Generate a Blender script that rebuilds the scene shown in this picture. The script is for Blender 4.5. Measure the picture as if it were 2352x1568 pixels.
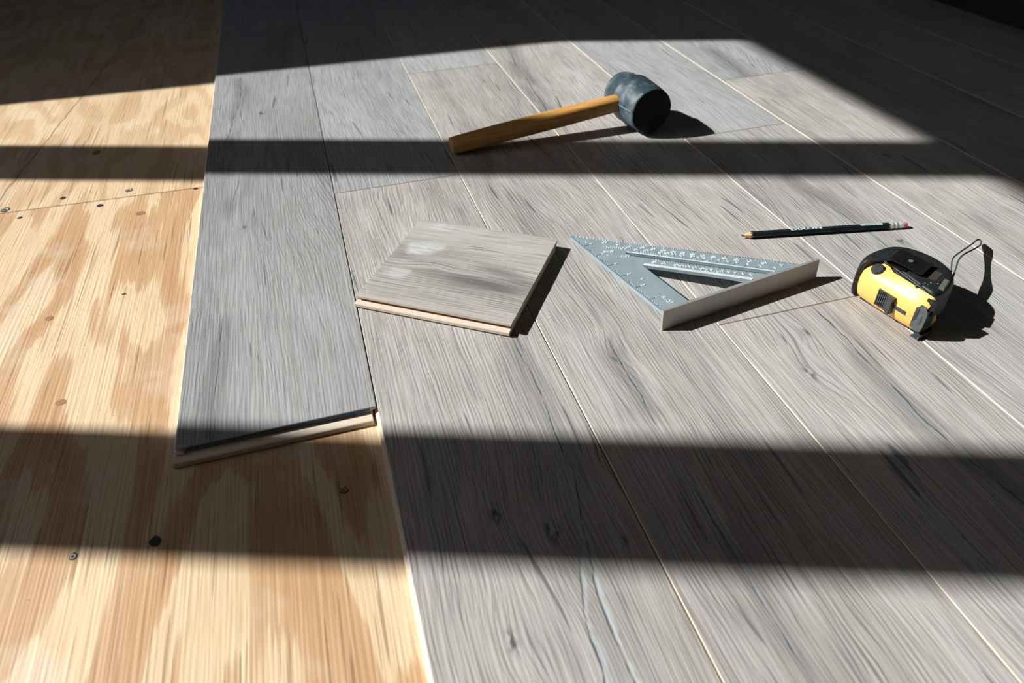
import bpy, bmesh, math, random
from mathutils import Vector, Matrix

for o in list(bpy.data.objects):
    bpy.data.objects.remove(o)
S = bpy.context.scene
COL = S.collection
R = math.radians

# ------------------------------------------------------------------ camera
def make_camera():
    yaw, pitch, roll = 0.259336, 0.688669, -0.034847
    cy, sy, cp, sp = math.cos(yaw), math.sin(yaw), math.cos(pitch), math.sin(pitch)
    f = Vector((sy*cp, cy*cp, -sp)); r = Vector((cy, -sy, 0)); u = r.cross(f)
    r2 = math.cos(roll)*r + math.sin(roll)*u
    u2 = -math.sin(roll)*r + math.cos(roll)*u
    M = Matrix((r2, u2, -f)).transposed().to_4x4()
    M.translation = (0, 0, 0.42353)
    cam = bpy.data.cameras.new('camera')
    cam.sensor_width = 36.0; cam.lens = 1619.9/2352*36
    cam.clip_start = 0.01
    cam.dof.use_dof = True; cam.dof.focus_distance = 0.70; cam.dof.aperture_fstop = 7.0
    o = bpy.data.objects.new('camera', cam); COL.objects.link(o); o.matrix_world = M
    S.camera = o
make_camera()

# ------------------------------------------------------------------ sky, sun, exposure
SUN_AZ, SUN_EL = R(-20.0), R(37.3)        # direction in which the light travels over the floor; height of the sun
W = bpy.data.worlds.new('sky'); S.world = W; W.use_nodes = True
nt = W.node_tree; nt.nodes.clear()
sky = nt.nodes.new('ShaderNodeTexSky'); sky.sky_type = 'NISHITA'; sky.sun_disc = False
sky.sun_elevation = SUN_EL; sky.sun_rotation = R(-70)
bg = nt.nodes.new('ShaderNodeBackground'); bg.inputs['Strength'].default_value = 0.13
wo = nt.nodes.new('ShaderNodeOutputWorld')
nt.links.new(sky.outputs[0], bg.inputs[0]); nt.links.new(bg.outputs[0], wo.inputs[0])
sun = bpy.data.lights.new('sun', 'SUN'); sun.energy = 7.2; sun.angle = R(0.53); sun.color = (1.0, 0.975, 0.94)
so = bpy.data.objects.new('sun', sun); COL.objects.link(so)
d = Vector((math.cos(SUN_AZ)*math.cos(SUN_EL), math.sin(SUN_AZ)*math.cos(SUN_EL), -math.sin(SUN_EL)))
so.rotation_euler = d.to_track_quat('-Z', 'Y').to_euler(); so.location = (-4, 3, 4)
S.view_settings.view_transform = 'Standard'; S.view_settings.look = 'None'
S.view_settings.gamma = 1.0; S.view_settings.use_curve_mapping = False
S.view_settings.exposure = 0.0
S.cycles.max_bounces = 5; S.cycles.diffuse_bounces = 4; S.cycles.glossy_bounces = 2; S.cycles.transmission_bounces = 2
S.cycles.use_denoising = True; S.cycles.adaptive_threshold = 0.04

# ------------------------------------------------------------------ node helpers
class NT:
    def __init__(s, name):
        s.mat = bpy.data.materials.new(name); s.mat.use_nodes = True
        s.t = s.mat.node_tree; s.t.nodes.clear()
        s.out = s.t.nodes.new('ShaderNodeOutputMaterial')
        s.b = s.t.nodes.new('ShaderNodeBsdfPrincipled')
        s.t.links.new(s.b.outputs[0], s.out.inputs[0])
    def put(s, sock, v):
        if isinstance(v, bpy.types.NodeSocket): s.t.links.new(v, sock)
        else: sock.default_value = v
    def m(s, op, a, b=None, c=None, clamp=False):
        n = s.t.nodes.new('ShaderNodeMath'); n.operation = op; n.use_clamp = clamp
        for i, v in enumerate((a, b, c)):
            if v is not None: s.put(n.inputs[i], v)
        return n.outputs[0]
    def add(s, *a):
        r = a[0]
        for v in a[1:]: r = s.m('ADD', r, v)
        return r
    def mul(s, *a):
        r = a[0]
        for v in a[1:]: r = s.m('MULTIPLY', r, v)
        return r
    def sub(s, a, b): return s.m('SUBTRACT', a, b)
    def vec(s, x, y, z=0.0):
        n = s.t.nodes.new('ShaderNodeCombineXYZ')
        for i, v in enumerate((x, y, z)): s.put(n.inputs[i], v)
        return n.outputs[0]
    def xyz(s, offs=(0, 0, 0)):
        tc = s.t.nodes.new('ShaderNodeTexCoord')
        va = s.t.nodes.new('ShaderNodeVectorMath'); va.operation = 'ADD'
        s.t.links.new(tc.outputs['Object'], va.inputs[0]); va.inputs[1].default_value = offs
        n = s.t.nodes.new('ShaderNodeSeparateXYZ'); s.t.links.new(va.outputs[0], n.inputs[0])
        return n.outputs[0], n.outputs[1], n.outputs[2]
    def noise(s, vec, detail=2.0, rough=0.5, scale=1.0, dist=0.0, dim='3D'):
        n = s.t.nodes.new('ShaderNodeTexNoise'); n.noise_dimensions = dim
        s.t.links.new(vec, n.inputs['Vector'])
        n.inputs['Scale'].default_value = scale; n.inputs['Detail'].default_value = detail
        n.inputs['Roughness'].default_value = rough; n.inputs['Distortion'].default_value = dist
        return n.outputs['Fac']
    def step(s, v, lo, hi, a=0.0, b=1.0):
        n = s.t.nodes.new('ShaderNodeMapRange'); n.interpolation_type = 'SMOOTHSTEP'
        s.put(n.inputs['Value'], v)
        for k, q in (('From Min', lo), ('From Max', hi), ('To Min', a), ('To Max', b)): s.put(n.inputs[k], q)
        return n.outputs[0]
    def gauss(s, v, w):           # exp(-(v/w)^2)
        q = s.m('DIVIDE', v, w)
        return s.m('EXPONENT', s.mul(q, q, -1.0))
    def mix(s, fac, a, b):
        n = s.t.nodes.new('ShaderNodeMix'); n.data_type = 'RGBA'; n.clamp_factor = True
        s.put(n.inputs[0], fac)
        for sock, v in ((n.inputs[6], a), (n.inputs[7], b)):
            s.put(sock, v if isinstance(v, bpy.types.NodeSocket) else (*v, 1.0))
        return n.outputs[2]
    def ramp(s, fac, stops):
        n = s.t.nodes.new('ShaderNodeValToRGB'); e = n.color_ramp.elements
        while len(e) < len(stops): e.new(0.5)
        for k, (p, c) in zip(e, stops): k.position = p; k.color = (*c, 1)
        s.put(n.inputs[0], fac); return n.outputs[0]
    def bump(s, h, strength=0.3, dist=0.001):
        n = s.t.nodes.new('ShaderNodeBump'); n.inputs['Strength'].default_value = strength
        n.inputs['Distance'].default_value = dist
        s.t.links.new(h, n.inputs['Height']); s.t.links.new(n.outputs[0], s.b.inputs['Normal'])
    def fin(s, color=None, rough=0.5, metal=0.0, spec=0.5):
        if color is not None: s.put(s.b.inputs['Base Color'], color if isinstance(color, bpy.types.NodeSocket) else (*color, 1))
        s.put(s.b.inputs['Roughness'], rough); s.put(s.b.inputs['Metallic'], metal)
        s.put(s.b.inputs['Specular IOR Level'], spec)
        return s.mat

def plain(name, c, rough=0.5, metal=0.0, spec=0.5, var=0.12, scale=60.0, bump=0.0):
    g = NT(name); x, y, z = g.xyz()
    n = g.noise(g.vec(x, y, z), 3, 0.6, scale)
    col = g.mix(n, tuple(v*(1-var) for v in c), tuple(min(1, v*(1+var)) for v in c))
    if bump: g.bump(g.noise(g.vec(x, y, z), 2, 0.5, scale*12), bump, 0.0004)
    return g.fin(col, rough, metal, spec)

def laminate(name, seed, offs, tone=1.0, warm=0.0, veins=(), knots=(), smudges=(), sky_tint=0.0):
    """grey oak decor: grain runs along y; veins = (poly coefficients of x(y), y0, y1, width, dark, halo side)"""
    g = NT(name); x, y, z = g.xyz(offs)
    sd = seed*7.31
    def n2(fx, fy, k, detail=1.0, rough=0.5, X=None):
        return g.noise(g.vec(g.m('MULTIPLY_ADD', X if X is not None else x, fx, sd+k*3.17), g.m('MULTIPLY_ADD', y, fy, sd*0.7+k*1.9)), detail, rough, dim='2D')
    w1 = n2(4.5, 1.3, 0, 1); w2 = n2(18., 6., 1, 1)
    xw = g.add(x, g.mul(g.sub(w1, 0.5), 0.10), g.mul(g.sub(w2, 0.5), 0.011))
    kdark = None
    for (kx, ky, kr, ka) in knots:
        dx = g.sub(x, kx); dy = g.sub(y, ky)
        rr = g.add(g.mul(dx, dx), g.mul(dy, dy, 0.22))
        gg = g.m('EXPONENT', g.mul(rr, -1.0/(kr*kr)))
        xw = g.add(xw, g.mul(gg, ka*0.5))
        core = g.m('EXPONENT', g.mul(rr, -1.0/(kr*kr*0.03)))
        kdark = core if kdark is None else g.add(kdark, core)
    fine = n2(700., 16., 2, 1.0, 0.6, xw)
    med = n2(75., 3.4, 4, 2, 0.6, xw)
    broad = n2(15., 2.0, 5, 2, 0.55, xw)
    cloud = n2(30., 15., 6, 2, 0.6)
    # regular growth lines, about 4 mm apart, broken up along their length
    wig = n2(70., 34., 8, 0.0)
    wav = g.m('SINE', g.mul(g.add(g.mul(xw, 360.), g.mul(med, 1.6), g.mul(wig, 0.45)), 6.2832))
    brk = g.step(n2(150., 12., 7, 1.0, 0.5, xw), 0.34, 0.58)
    lines = g.mul(g.step(wav, 0.50, 1.0), brk)
    lines2 = g.step(fine, 0.52, 0.68)
    base = g.ramp(g.add(g.mul(broad, 0.85), g.mul(med, 0.25), -0.05), [
        (0.22, (0.240*tone, 0.225*tone, 0.212*tone)), (0.38, (0.375*tone, 0.355*tone, 0.332*tone)),
        (0.58, (0.455*tone, 0.438*tone, 0.415*tone)), (0.80, (0.520*tone, 0.510*tone, 0.495*tone))])
    base = g.mix(g.mul(g.step(cloud, 0.45, 0.75), 0.40), base, (0.49*tone, 0.495*tone, 0.49*tone))
    if sky_tint: base = g.mix(sky_tint, base, (0.345*tone, 0.395*tone, 0.43*tone))  # bluish sky sheen put into the plank colour
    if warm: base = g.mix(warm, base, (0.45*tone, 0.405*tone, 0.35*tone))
    blue = g.step(g.add(med, g.mul(cloud, -0.6)), 0.16, 0.42)
    base = g.mix(g.mul(blue, 0.20), base, (0.25*tone, 0.285*tone, 0.315*tone))
    strength = g.step(g.sub(1.0, broad), 0.3, 0.7, 0.50, 0.90)
    col = g.mix(g.mul(lines, strength), base, (0.130, 0.125, 0.122))
    col = g.mix(g.mul(lines2, 0.42), col, (0.165, 0.158, 0.152))
    cr = g.step(n2(150., 8., 11, 1, 0.5, xw), 0.755, 0.79)
    col = g.mix(g.mul(cr, 0.7), col, (0.085, 0.09, 0.10)); 
    for i, (co, y0, y1, wd, dark, side) in enumerate(veins):
        c = None
        for k in co: c = g.m('ADD', g.mul(y, 0.0), k) if c is None else g.m('MULTIPLY_ADD', c, y, k)
        wob = g.noise(g.vec(g.mul(y, 14.), sd+20+i), 3, 0.6, dim='2D')
        dd = g.sub(g.sub(x, c), g.mul(g.sub(wob, 0.5), 0.010))
        msk = g.mul(g.step(y, y0-0.02, y0+0.02), g.sub(1.0, g.step(y, y1-0.02, y1+0.02)))
        wn = g.step(g.noise(g.vec(g.mul(y, 45.), sd+40+i), 2, dim='2D'), 0.32, 0.62, 0.12, 1.0)
        halo = g.mul(g.gauss(dd, 0.017), msk, g.step(n2(50., 9., 50+i, 1), 0.30, 0.62))
        col = g.mix(g.mul(halo, dark*0.7), col, (0.135, 0.130, 0.130))
        fill = g.mul(g.gauss(g.sub(dd, side*wd*1.1), g.mul(wn, wd*1.4)), msk)
        col = g.mix(g.mul(fill, 0.8), col, (0.46, 0.51, 0.54) if dark < 0.5 else (0.27, 0.30, 0.325))
        core = g.mul(g.gauss(dd, g.mul(wn, wd*0.42)), msk)
        col = g.mix(g.m('MINIMUM', g.mul(core, 1.1), 0.90), col, (0.050, 0.050, 0.058))
    if kdark is not None:
        kk = g.mul(kdark, g.step(n2(240., 110., 12, 1), 0.36, 0.6))
        col = g.mix(g.m('MINIMUM', kk, 0.85), col, (0.060, 0.056, 0.056))
    for (sx, sy, rx, ry, a) in smudges:
        ex = g.m('DIVIDE', g.sub(x, sx), rx); ey = g.m('DIVIDE', g.sub(y, sy), ry)
        q = g.add(g.mul(ex, ex), g.mul(ey, ey), g.mul(g.sub(g.noise(g.vec(x, y), 3, 0.6, 70., dim='2D'), 0.5), 2.2))
        q = g.mul(g.sub(1.0, g.step(q, 0.1, 1.4)), g.step(n2(300., 60., 13, 1), 0.2, 0.7, 0.5, 1.0))
        col = g.mix(g.mul(q, a), col, (0.58, 0.63, 0.62))
    g.bump(n2(420., 18., 14, 0.0), 0.5, 0.0007)
    rough = g.step(lines, 0.0, 1.0, 0.45, 0.62)
    return g.fin(col, rough, 0.0, 0.5)

def laminate_plain(name):
    g = NT(name); x, y, z = g.xyz()
    n = g.noise(g.vec(g.mul(x, 60.), g.mul(y, 4.)), 2, 0.6, dim='2D')
    return g.fin(g.mix(n, (0.24, 0.23, 0.22), (0.38, 0.37, 0.355)), 0.5, 0, 0.5)

def plywood(name, seed, offs, cracks=(), fx=10.0, fy=2.5, bands=3.4, contrast=1.0):
    """rotary-cut pine face: pale earlywood and tan latewood patches with ragged ends, fibres along y"""
    g = NT(name); x, y, z = g.xyz(offs); sd = seed*5.17
    def n2(ax, ay, k, detail=1.0, rough=0.5, dist=0.0):
        return g.noise(g.vec(g.m('MULTIPLY_ADD', x, ax, sd+k*2.7), g.m('MULTIPLY_ADD', y, ay, sd*0.6+k*1.3)), detail, rough, dist=dist, dim='2D')
    jag = n2(140., 5., 0, 2, 0.6)
    h = n2(fx, fy, 1, 1.5, 0.5, 0.2)
    v = g.add(g.mul(h, bands), g.mul(g.sub(jag, 0.5), 0.36))
    band = g.m('PINGPONG', v, 0.5)
    late = g.step(band, 0.21, 0.27)
    tint = n2(9., 4., 2, 1)
    light = g.mix(tint, (0.62, 0.465, 0.285), (0.74, 0.585, 0.39))
    darkc = g.mix(tint, (0.44, 0.262, 0.125), (0.54, 0.345, 0.185))
    col = g.mix(g.mul(late, g.step(band, 0.15, 0.5, 0.7, 1.0), contrast), light, darkc)
    fib = n2(760., 14., 3, 2, 0.6)
    col = g.mix(g.mul(g.step(fib, 0.48, 0.70), 0.40), col, (0.36, 0.20, 0.095))
    fib2 = n2(230., 5., 4, 1, 0.6)
    col = g.mix(g.mul(g.step(fib2, 0.52, 0.72), 0.13), col, (0.76, 0.64, 0.50))
    chk = g.mul(g.step(n2(300., 7., 5, 1.0), 0.68, 0.73), g.step(n2(8., 5., 6, 1), 0.30, 0.55))
    col = g.mix(g.mul(chk, 0.6), col, (0.20, 0.105, 0.05))
    dust = g.step(n2(11., 11., 7, 3, 0.65), 0.54, 0.74)
    col = g.mix(g.mul(dust, 0.34), col, (0.66, 0.57, 0.48))
    scr = g.mul(g.step(n2(12., 260., 8, 2), 0.76, 0.80), g.step(n2(9., 9., 9, 1), 0.55, 0.65))
    col = g.mix(g.mul(scr, 0.35), col, (0.80, 0.68, 0.52))
    for i, (co, y0, y1, wd) in enumerate(cracks):
        c = g.m('ADD', g.mul(y, 0.0), co[0])
        for q in co[1:]: c = g.m('MULTIPLY_ADD', c, y, q)
        wob = g.noise(g.vec(g.mul(y, 30.), sd+i), 2, dim='2D')
        dd = g.sub(g.sub(x, c), g.mul(g.sub(wob, 0.5), 0.006))
        mk = g.mul(g.gauss(dd, wd), g.step(y, y0-0.02, y0+0.02), g.sub(1.0, g.step(y, y1-0.02, y1+0.02)))
        col = g.mix(g.mul(mk, 0.8), col, (0.15, 0.085, 0.05))
    g.bump(n2(420., 9., 12, 0.0), 0.5, 0.0006)
    return g.fin(col, 0.5, 0.0, 0.4)

def hdf(name, c=(0.68, 0.59, 0.48)):
    g = NT(name); x, y, z = g.xyz()
    n = g.noise(g.vec(x, y, z), 3, 0.7, 900.); n2 = g.noise(g.vec(x, y, z), 2, 0.5, 60.)
    col = g.mix(n, tuple(v*0.72 for v in c), tuple(min(1, v*1.18) for v in c))
    col = g.mix(g.mul(n2, 0.4), col, tuple(v*0.85 for v in c))
    g.bump(n, 0.4, 0.0004)
    return g.fin(col, 0.85, 0, 0.2)

# ------------------------------------------------------------------ mesh helpers
def obj(name, bm, mats, parent=None, smooth=None, loc=None):
    me = bpy.data.meshes.new(name)
    bm.normal_update(); bm.to_mesh(me); bm.free()
    for m in (mats if isinstance(mats, (list, tuple)) else [mats]): me.materials.append(m)
    if smooth is not None:
        me.shade_smooth()
        if smooth < 180: me.set_sharp_from_angle(angle=R(smooth))
    o = bpy.data.objects.new(name, me); COL.objects.link(o)
    if parent: o.parent = parent
    if loc: o.location = loc
    return o
def empty(name, loc=(0, 0, 0), rz=0.0):
    o = bpy.data.objects.new(name, None); COL.objects.link(o); o.location = loc; o.rotation_euler = (0, 0, rz)
    o.empty_display_size = 0.02
    return o
def tag(o, label=None, cat=None, group=None, kind=None):
    for k, v in (('label', label), ('category', cat), ('group', group), ('kind', kind)):
        if v: o[k] = v
    return o
def add_box(bm, x0, x1, y0, y1, z0, z1, mi=0):
    v = [bm.verts.new((x, y, z)) for z in (z0, z1) for y in (y0, y1) for x in (x0, x1)]
    for q in ((0, 2, 3, 1), (4, 5, 7, 6), (0, 1, 5, 4), (2, 6, 7, 3), (0, 4, 6, 2), (1, 3, 7, 5)):
        f = bm.faces.new([v[i] for i in q]); f.material_index = mi
    return v
def add_prism(bm, poly, z0, z1, mi=0, axis='z'):
    """extrude a polygon (counter-clockwise in the plane); axis z: (x,y)->z, axis y: (x,z)->y"""
    def P(a, b, h): return (a, b, h) if axis == 'z' else (a, h, b)
    lo = [bm.verts.new(P(a, b, z0)) for a, b in poly]; hi = [bm.verts.new(P(a, b, z1)) for a, b in poly]
    n = len(poly); fs = []
    fs.append(bm.faces.new(lo[::-1])); fs.append(bm.faces.new(hi))
    for i in range(n): fs.append(bm.faces.new((lo[i], lo[(i+1) % n], hi[(i+1) % n], hi[i])))
    if axis == 'y': bmesh.ops.reverse_faces(bm, faces=fs)
    for f in fs: f.material_index = mi
    return fs
def add_loft(bm, rings, cap=True, closed=True, mi=0):
    V = [[bm.verts.new(p) for p in r] for r in rings]
    n = len(V[0])
    for a, b in zip(V, V[1:]):
        for i in range(n if closed else n-1):
            f = bm.faces.new((a[i], a[(i+1) % n], b[(i+1) % n], b[i])); f.material_index = mi
    if cap:
        for r, rev in ((V[0], True), (V[-1], False)):
            f = bm.faces.new(r[::-1] if rev else r); f.material_index = mi
    return V
def add_lathe(bm, prof, n=40, M=Matrix(), cap=True, mi=0):
    """prof: (axial, radius); axis = local x of M"""
    rings = [[M @ Vector((a, r*math.cos(2*math.pi*i/n), r*math.sin(2*math.pi*i/n))) for i in range(n)] for a, r in prof]
    return add_loft(bm, rings, cap, True, mi)
def add_ribbon(bm, pts, wd, th):
    """flat band: pts centre line, wd = list of half-width vectors, th = thickness"""
    rings = []
    for i, p in enumerate(pts):
        t = (pts[min(i+1, len(pts)-1)] - pts[max(i-1, 0)]).normalized()
        w = wd[i] if isinstance(wd, list) else wd
        nn = t.cross(w).normalized()*th*0.5
        rings.append([p-w-nn, p+w-nn, p+w+nn, p-w+nn])
    add_loft(bm, rings)
def axis_frame(p, xdir, up=Vector((0, 0, 1))):
    x = Vector(xdir).normalized(); z = (Vector(up) - x*Vector(up).dot(x)).normalized(); y = z.cross(x)
    M = Matrix((x, y, z)).transposed().to_4x4(); M.translation = p
    return M
def bevel(bm, w, seg=2, ang=30):
    es = [e for e in bm.edges if len(e.link_faces) == 2 and e.calc_face_angle(0) > R(ang)]
    bmesh.ops.bevel(bm, geom=es, offset=w, segments=seg, affect='EDGES', profile=0.5, clamp_overlap=True)
def text_mesh(body, size, extrude=0.0003, bev=0.0, bold=0.0):
    cu = bpy.data.curves.new('lettering', 'FONT'); cu.body = body; cu.size = size; cu.extrude = extrude
    cu.bevel_depth = bev; cu.offset = bold; cu.resolution_u = 2; cu.align_x = 'CENTER'; cu.align_y = 'CENTER'
    t = bpy.data.objects.new('lettering', cu); COL.objects.link(t)
    me = bpy.data.meshes.new_from_object(t)
    bpy.data.objects.remove(t); bpy.data.curves.remove(cu)
    return me
_tc = {}
def add_text(bm, body, size, M, extrude=0.0003, bev=0.0, bold=0.0):
    key = (body, size, extrude, bev, bold)
    if key not in _tc: _tc[key] = text_mesh(*key)
    n0 = len(bm.verts); bm.from_mesh(_tc[key]); bm.verts.ensure_lookup_table()
    bmesh.ops.transform(bm, matrix=M, verts=bm.verts[n0:])

# ------------------------------------------------------------------ the room
T = 0.011                     # laminate thickness; z = 0 is the finished floor, plywood at -T
PW, X0 = 0.165, -0.1674       # plank width, x of the first seam
XL, XR, YF, YB, ZC = -1.7, 1.34, -1.6, 3.0, 2.45
M_wall = plain('painted_plaster', (0.27, 0.27, 0.275), 0.9, scale=3., var=0.05)
M_dark = plain('near_black_wood', (0.030, 0.028, 0.027), 0.5)  # near-black base colour for the right-hand baseboard
M_frame = plain('window_frame_paint', (0.6, 0.6, 0.58), 0.5, var=0.05)
M_core = hdf('fibreboard_core')
M_coreb = hdf('fibreboard_core_brown', (0.40, 0.24, 0.12))  # offcut groove: cavity light and shade put into a browner colour

def wall(name, *boxes, mat=None):
    bm = bmesh.new()
    for b in boxes: add_box(bm, *b)
    return tag(obj(name, bm, mat or M_wall), kind='structure')
wt = 0.08
ZS, ZH = 0.55, 2.09
# glazing bars come from the shadows on the floor
bars = [(1.529+0.029, 1.652), (0.908+0.029, 1.040)]
y_top, y_bot = 2.137+0.029, 0.42
wall('wall_left', (XL-wt, XL, YF, YB, -0.1, ZS), (XL-wt, XL, YF, YB, ZH, ZC), (XL-wt, XL, YF, y_bot, ZS, ZH), (XL-wt, XL, y_top, YB, ZS, ZH))
for i, (a, b) in enumerate(bars):
    wall('trim_%d' % (i+1), (XL-wt, XL, a, b, ZS, ZH), mat=M_frame)
wall('wall_right', (XR, XR+0.08, YF, YB, -0.1, ZC))
wall('wall_back', (XL, XR, YB, YB+0.08, -0.1, ZC))
wall('wall_front', (XL, XR, YF-0.08, YF, -0.1, ZC))
wall('ceiling', (XL-wt, XR+0.08, YF-0.08, YB+0.08, ZC, ZC+0.08))
wall('baseboard_right', (XR-0.016, XR, YF, YB, 0.0005, 0.12), mat=M_dark)

# unseen board added across the far window, shaped to shade the far end of the floor
def shadow_board():
    e = Vector((0, 0.356, 0.934)); pr = Vector((0, 0.934, -0.356)); w = 0.36
    z1 = w*0.356 - T + 0.001; P0 = Vector((XL+0.03, 1.925+0.381*(z1-1.21), z1))
    bm = bmesh.new(); q = [P0, P0+pr*w, P0+pr*w+e*2.1, P0+e*2.1]
    add_loft(bm, [[v+Vector((-0.009, 0, 0)) for v in q], [v+Vector((0.009, 0, 0)) for v in q]])
    bmesh.ops.recalc_face_normals(bm, faces=bm.faces[:])
    o = obj('shadow_board', bm, plain('shadow_board_wood', (0.5, 0.36, 0.2), 0.7))
    tag(o, 'unseen board added at the window wall to cast the slanted shadow edge', 'board')
shadow_board()

# ------------------------------------------------------------------ plywood subfloor
sub = tag(empty('subfloor', (0, 0, -T-0.018)), kind='structure')
YJ = lambda x: 0.9562 + (x+0.1753)*(0.9656-0.9562)/(-0.4232+0.1753)
def sheet(poly, mat):
    bm = bmesh.new(); add_prism(bm, poly, 0.0, 0.018)
    cx = sum(p[0] for p in poly)/len(poly); cy = sum(p[1] for p in poly)/len(poly)
    bmesh.ops.translate(bm, verts=bm.verts[:], vec=(-cx, -cy, 0))
    bevel(bm, 0.0007, 1)
    o = obj('plywood_sheet', bm, mat, sub); o.location = (cx, cy, 0)
    return o
xa, xb = XL, XR
def shc(poly): return (sum(p[0] for p in poly)/4, sum(p[1] for p in poly)/4, 0)
pA = [(xa, YF), (xb, YF), (xb, YJ(xb)-0.0008), (xa, YJ(xa)-0.0008)]
pB = [(xa, YJ(xa)+0.0008), (xb, YJ(xb)+0.0008), (xb, YB), (xa, YB)]
sheet(pA, plywood('plywood_near', 3, shc(pA), cracks=[((0.0, -0.183), 0.8, 0.96, 0.0004)]))
sheet(pB, plywood('plywood_far', 8, shc(pB), cracks=[((0.10, -0.535), 0.95, 2.1, 0.0012)], fx=8.5, fy=3.0, bands=5.0, contrast=0.5))

M_screw = plain('screw_steel', (0.10, 0.12, 0.12), 0.35, 0.9)
M_hole = plain('recess_shade', (0.035, 0.028, 0.022), 0.8)  # near-black colour stands in for the shade inside holes and slots
M_plug = plain('wood_filler', (0.30, 0.15, 0.07), 0.6)
def screw(x, y, r, bright=False):
    bm = bmesh.new()
    add_lathe(bm, [(-0.004, r*0.6), (0.0, r*0.95), (0.0004, r*0.95), (0.0004, r*0.55), (-0.0003, r*0.35)], 18, axis_frame((0, 0, 0), (0, 0, 1), (1, 0, 0)))
    o = obj('screw', bm, M_plain_screw if bright else M_screw, sub, 40); o.location = (x, y, 0.0181)
    bm = bmesh.new(); rng = random.Random(int(x*9999))
    ring = [(r*1.15*(1+rng.uniform(-.1, .3))*math.cos(a), r*1.25*(1+rng.uniform(-.1, .35))*math.sin(a)) for a in [i*math.pi/8 for i in range(16)]]
    add_prism(bm, ring, 0.0, 0.0003)
    obj('countersink', bm, M_hole, o, loc=(0, 0, -0.0001))
M_plain_screw = plain('zinc_screw', (0.42, 0.42, 0.40), 0.45, 0.6)
for x, y, r, b in [(-0.1774, 0.3698, 0.0033, 0), (-0.2338, 0.3737, 0.0022, 1), (-0.0394, 0.3756, 0.0024, 1), (-0.3513, 0.9844, 0.0028, 0),
                   (-0.268, 0.979, 0.0036, 1), (-0.419, 0.9739, 0.0045, 1), (-0.3950, 0.9440, 0.0022, 0), (-0.2997, 0.9452, 0.0030, 0), (-0.181, 0.9540, 0.0024, 0)]:
    screw(x, y, r, b)
for x, y, rx, ry in [(-0.3314, 1.1279, 0.006, 0.009), (-0.246, 0.905, 0.006, 0.005), (-0.312, 0.695, 0.004, 0.004), (-0.275, 0.553, 0.0045, 0.004)]:
    bm = bmesh.new(); add_prism(bm, [(rx*math.cos(a), ry*math.sin(a)) for a in [i*math.pi/10 for i in range(20)]], -0.001, 0.00025)
    obj('wood_plug', bm, M_plug, sub, loc=(x, y, 0.018))

# ------------------------------------------------------------------ laminate planks
floor = tag(empty('floor', (0, 0, -T)), kind='structure')
G, C, LIP = 0.0005, 0.0005, 0.0030
def plank_bm(x0, x1, y0, y1, zb=-T, ch=C, pale=True, cut0=False):
    """cross-section with chamfered top edges, a lower lip on the left and the matching undercut on the right; z relative to top"""
    bm = bmesh.new()
    L, Rr = x0+G, x1-G
    poly = [(L+ch, 0), (L, -ch), (L, -0.0052), (L-LIP+0.001, -0.0060), (L-LIP, -0.0068), (L-LIP, zb), (Rr-LIP-0.0008, zb), (Rr-LIP-0.0008, -0.0052), (Rr, -0.0048), (Rr, -ch), (Rr-ch, 0)]
    n = len(poly)
    a = [bm.verts.new((p[0], y0+(ch if i in (0, n-1) and not cut0 else 0), p[1])) for i, p in enumerate(poly)]
    b = [bm.verts.new((p[0], y1-(ch if i in (0, n-1) else 0), p[1])) for i, p in enumerate(poly)]
    for i in range(n):
        f = bm.faces.new((a[i], a[(i+1) % n], b[(i+1) % n], b[i]))
        f.material_index = 0 if i in (n-1, n-2) or (i == 0 and not pale) else 1
    for r in (a, b):
        f = bm.faces.new(r); f.material_index = 1
    bmesh.ops.recalc_face_normals(bm, faces=bm.faces[:])
    bmesh.ops.connect_verts_concave(bm, faces=[f for f in bm.faces if len(f.verts) > 4])
    return bm
VEINS = {  # (column, row): polynomial x(y), y range, width, darkness, side
 (1, 0): [([-0.0645, -0.4747, 0.4497, 0.0355], 0.245, 0.52, 0.0013, 0.6, 1), ([34.2411, -20.2054, 4.0409, -0.1757], 0.16, 0.252, 0.0019, 0.25, 1), ([6.1802, -2.7306, 0.3695, 0.0975], 0.15, 0.25, 0.0018, 0.35, 1)],
 (2, 0): [([-1.6614, 1.1358, -0.2422, 0.2292], 0.12, 0.30, 0.0015, 0.7, 1), ([0.05, 0.196], 0.36, 0.47, 0.0013, 0.8, 1)],
 (3, 0): [([-4.0883, 4.4162, -1.5393, 0.5992], 0.20, 0.455, 0.0017, 0.8, -1)],
 (4, 0): [([4.5722, -8.8522, 5.6233, -0.6047], 0.50, 0.72, 0.0013, 0.9, 1)],
 (0, 0): [([-1.9115, 6.6396, -7.5727, 2.7018], 0.955, 1.36, 0.0016, 0.85, 1), ([-8.3249, 22.5084, -20.2016, 5.8933], 0.80, 0.945, 0.0012, 0.85, 1), ([0.02, -0.148], 0.45, 0.62, 0.0010, 0.8, 1)],
 (3, 1): [([0.5454, -1.8777, 2.2238, -0.5534], 0.96, 1.40, 0.0020, 0.8, 1)],
 (2, 1): [([-0.0977, 0.2742, 0.0245], 0.98, 1.21, 0.0017, 0.8, 1)],
 (5, 1): [([0.10, 0.60], 0.95, 1.22, 0.0018, 0.8, -1)],
 (1, 1): [([2.5243, -3.9542, 1.6692], 0.72, 0.79, 0.0012, 0.7, 1)],
 (6, 0): [([-0.05, 0.93], 0.70, 1.05, 0.0015, 0.8, 1)],
}
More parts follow.
